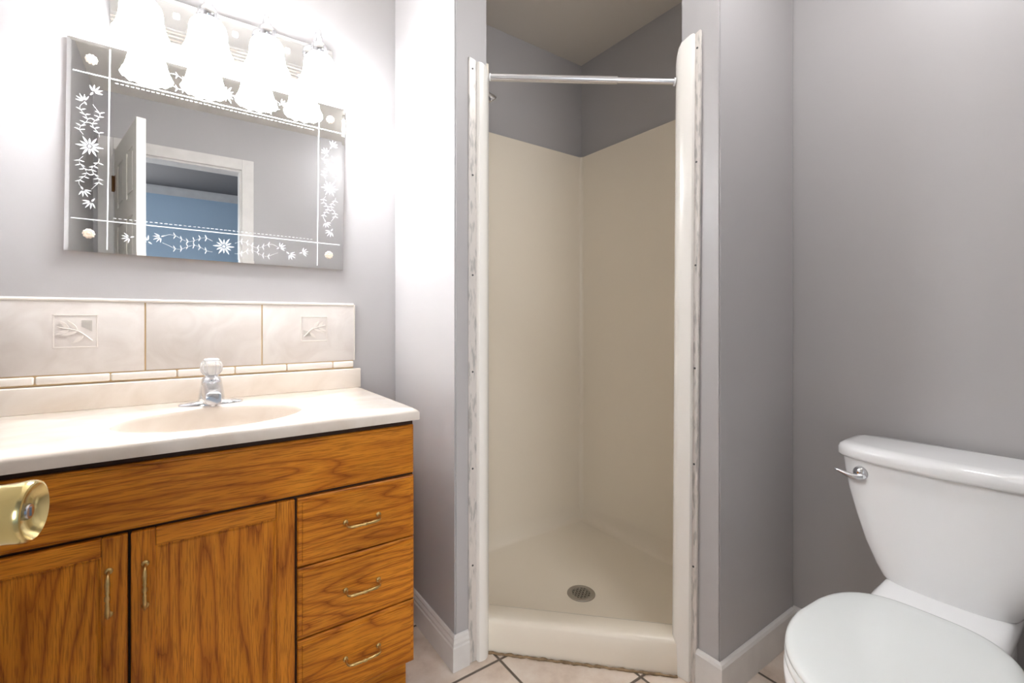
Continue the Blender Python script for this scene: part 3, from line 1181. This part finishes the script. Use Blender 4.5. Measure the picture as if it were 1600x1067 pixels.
# curtain rod
rod = thing('shower_rod', 'bare metal tension rod across the top of the shower opening', 'curtain rod', (.995, 1.045, 1.80))
A, Bq = Vector((.7985, 1.2450, 1.8360)), Vector((1.2075, .8465, 1.7760))
d = (Bq - A).normalized()
m_ = A.lerp(Bq, .70)
bm = B()
tube(bm, [A + d * .006, m_, m_ + d * .001], [.0115, .0115, .0100], 24)
obj('outer_tube', bm, ALU, rod, angle=50)
bm = B()
tube(bm, [m_ + d * .0012, Bq - d * .004], .0088, 24)
obj('inner_tube', bm, ALU, rod, angle=50)
for p, s in ((A, 1), (Bq, -1)):
    bm = B()
    lathe(bm, [(.0117, .001), (.0117, .005), (.0112, .006)], p, d * s, 20)
    obj('rubber_tip', bm, WHITEP, rod)

# shower head on the hidden side wall
hd = thing('shower_sprayer', 'dark chrome shower head peeking past the left shower flange', 'shower head', (.817, 1.47, 1.93))
bm = B()
lathe(bm, [(.030, 0), (.028, .005), (.012, .010)], (.8175, 1.47, 1.935), (1, 0, 0), 24)
obj('wall_flange', bm, NICKEL, hd)
bm = B()
tube(bm, spline([(.822, 1.47, 1.935), (.85, 1.47, 1.938), (.895, 1.47, 1.932), (.920, 1.47, 1.918)], 6), .0085, 12)
obj('arm', bm, NICKEL, hd)
bm = B()
lathe(bm, [(.010, -.004), (.012, .008), (.013, .018), (.024, .036), (.026, .044), (.023, .047), (.010, .047)], (.920, 1.47, 1.921), (.66, .0, -.75), 24)
obj('spray_head', bm, NICKEL, hd)

# ------------------------------------------------------------------ toilet (faces -x, tank against the right wall)
TY = .297
tl = thing('toilet', 'white two-piece toilet with closed lid and chrome flush lever', 'toilet', (1.30, TY, 0))


def sup(cx, cy, a, b, z, e=2.6, n=48, front=0.0):
    """superellipse ring; front > 0 bows the -x side outwards"""
    out = []
    for i in range(n):
        t = 2 * PI * i / n
        c, s = math.cos(t), math.sin(t)
        x = a * abs(c) ** (2 / e) * (1 if c > 0 else -1)
        y = b * abs(s) ** (2 / e) * (1 if s > 0 else -1)
        if x < 0: x -= front * (1 - (y / b) ** 2)
        out.append(Vector((cx + x, cy + y, z)))
    return out


def tankring(z, hw, xf, bow, e=7, n=64):
    xb = 1.648
    cx, a = (xf + xb) / 2, (xb - xf) / 2
    return sup(cx, TY + .003, a, hw, z, e, n, bow)


bm = B()
rings(bm, [tankring(.394, .116, 1.466, .014, 5), tankring(.396, .122, 1.461, .015, 5), tankring(.404, .127, 1.460, .016, 5.5), tankring(.43, .141, 1.461, .018, 6), tankring(.48, .163, 1.466, .021, 7), tankring(.54, .186, 1.476, .025, 7),
           tankring(.60, .205, 1.487, .029, 8), tankring(.65, .217, 1.494, .033, 8), tankring(.684, .222, 1.495, .034, 8)])
obj('tank', bm, PORCELAIN, tl, angle=60)
bm = B()
rings(bm, [tankring(.6845, .214, 1.500, .034, 8), tankring(.686, .228, 1.488, .036, 8), tankring(.692, .2315, 1.485, .036, 8), tankring(.708, .2315, 1.486, .036, 8), tankring(.717, .228, 1.490, .036, 8), tankring(.722, .220, 1.499, .034, 7.5),
           tankring(.724, .205, 1.512, .030, 7)])
obj('tank_lid', bm, PORCELAIN, tl, angle=60)
# flush lever
bm = B()
ly, lz, lx = .4665, .6505, 1.4855
lathe(bm, [(.0195, -.004), (.0195, .004), (.016, .010), (.0115, .014), (.004, .016)], (lx, ly, lz), (-1, -.06, 0), 28)
lv = obj('flush_lever', bm, CHROME, tl, angle=60)
bm = B()
tube(bm, spline([(lx - .014, ly - .006, lz - .006), (lx - .020, ly + .012, lz - .009), (lx - .021, ly + .032, lz - .005), (lx - .020, ly + .056, lz + .002)], 6), [.0068, .0072, .0076, .0078, .0078, .0078, .0077, .0076, .0074, .0072, .007, .0067, .0064, .006, .0055, .005, .0044, .0036, .0024], 12)
obj('lever_arm', bm, NICKEL, lv, angle=60)


def seat_ring(z, grow, n=72):
    """plan outline of the closed lid: round front towards -x, squared back"""
    cx, a, b = 1.125, .218, .172
    out = []
    for i in range(n):
        t = 2 * PI * i / n
        c, s = math.cos(t), math.sin(t)
        e = 2.0 if c < 0 else 5.0
        x = (a + (.012 if c < 0 else 0) + grow) * abs(c) ** (2 / e) * (1 if c > 0 else -1)
        y = (b + grow) * abs(s) ** (2 / (2.15 if c < 0 else 3.4)) * (1 if s > 0 else -1)
        if c > 0: y *= 1 - .24 * max(0, x / a) ** 2
        out.append(Vector((cx + x, TY + y, z)))
    return out


bm = B()
rings(bm, [seat_ring(.4005, -.012), seat_ring(.401, -.001), seat_ring(.405, .002), seat_ring(.411, .001), seat_ring(.4155, -.004), seat_ring(.4185, -.014), seat_ring(.4200, -.035), seat_ring(.4205, -.09)])
obj('seat_cover', bm, SEATP, tl, angle=60)
bm = B()
rings(bm, [seat_ring(.380, -.010), seat_ring(.381, 0), seat_ring(.386, .003), seat_ring(.394, .003), seat_ring(.3985, .0), seat_ring(.3995, -.006)])
obj('seat', bm, SEATP, tl, angle=60)
bm = B()


def bowl(z, cx, a, b, e=2.3):
    return sup(cx, TY, a, b, z, e, 64)


rings(bm, [bowl(.0008, 1.26, .235, .105, 3), bowl(.020, 1.26, .235, .105, 3), bowl(.05, 1.26, .225, .098, 2.8), bowl(.13, 1.25, .215, .095, 2.6), bowl(.20, 1.22, .225, .110, 2.4), bowl(.27, 1.17, .250, .140, 2.2),
           bowl(.33, 1.13, .245, .163, 2.1), bowl(.355, 1.12, .240, .170, 2.1), bowl(.374, 1.12, .238, .171, 2.1), bowl(.379, 1.12, .230, .163, 2.1)])
# trapway body and the raised deck that carries the tank
rings(bm, [sup(1.46, TY, .170, .085, .0008, 4), sup(1.46, TY, .168, .082, .10, 4), sup(1.45, TY, .165, .088, .22, 4), sup(1.455, TY, .180, .108, .32, 4.5), sup(1.468, TY, .180, .119, .37, 5), sup(1.480, TY, .165, .119, .388, 5), sup(1.520, TY, .118, .112, .398, 5),
           sup(1.53, TY, .105, .105, .4015, 5)])
box(bm, 1.30, 1.47, TY - .118, TY + .118, .300, .383, .016, 4)
obj('bowl', bm, PORCELAIN, tl, angle=60)
for s in (-1, 1):
    bm = B()
    box(bm, 1.312, 1.345, TY + s * .075 - .016, TY + s * .075 + .016, .3835, .4000, .005, 3)
    obj('seat_hinge', bm, SEATP, tl)
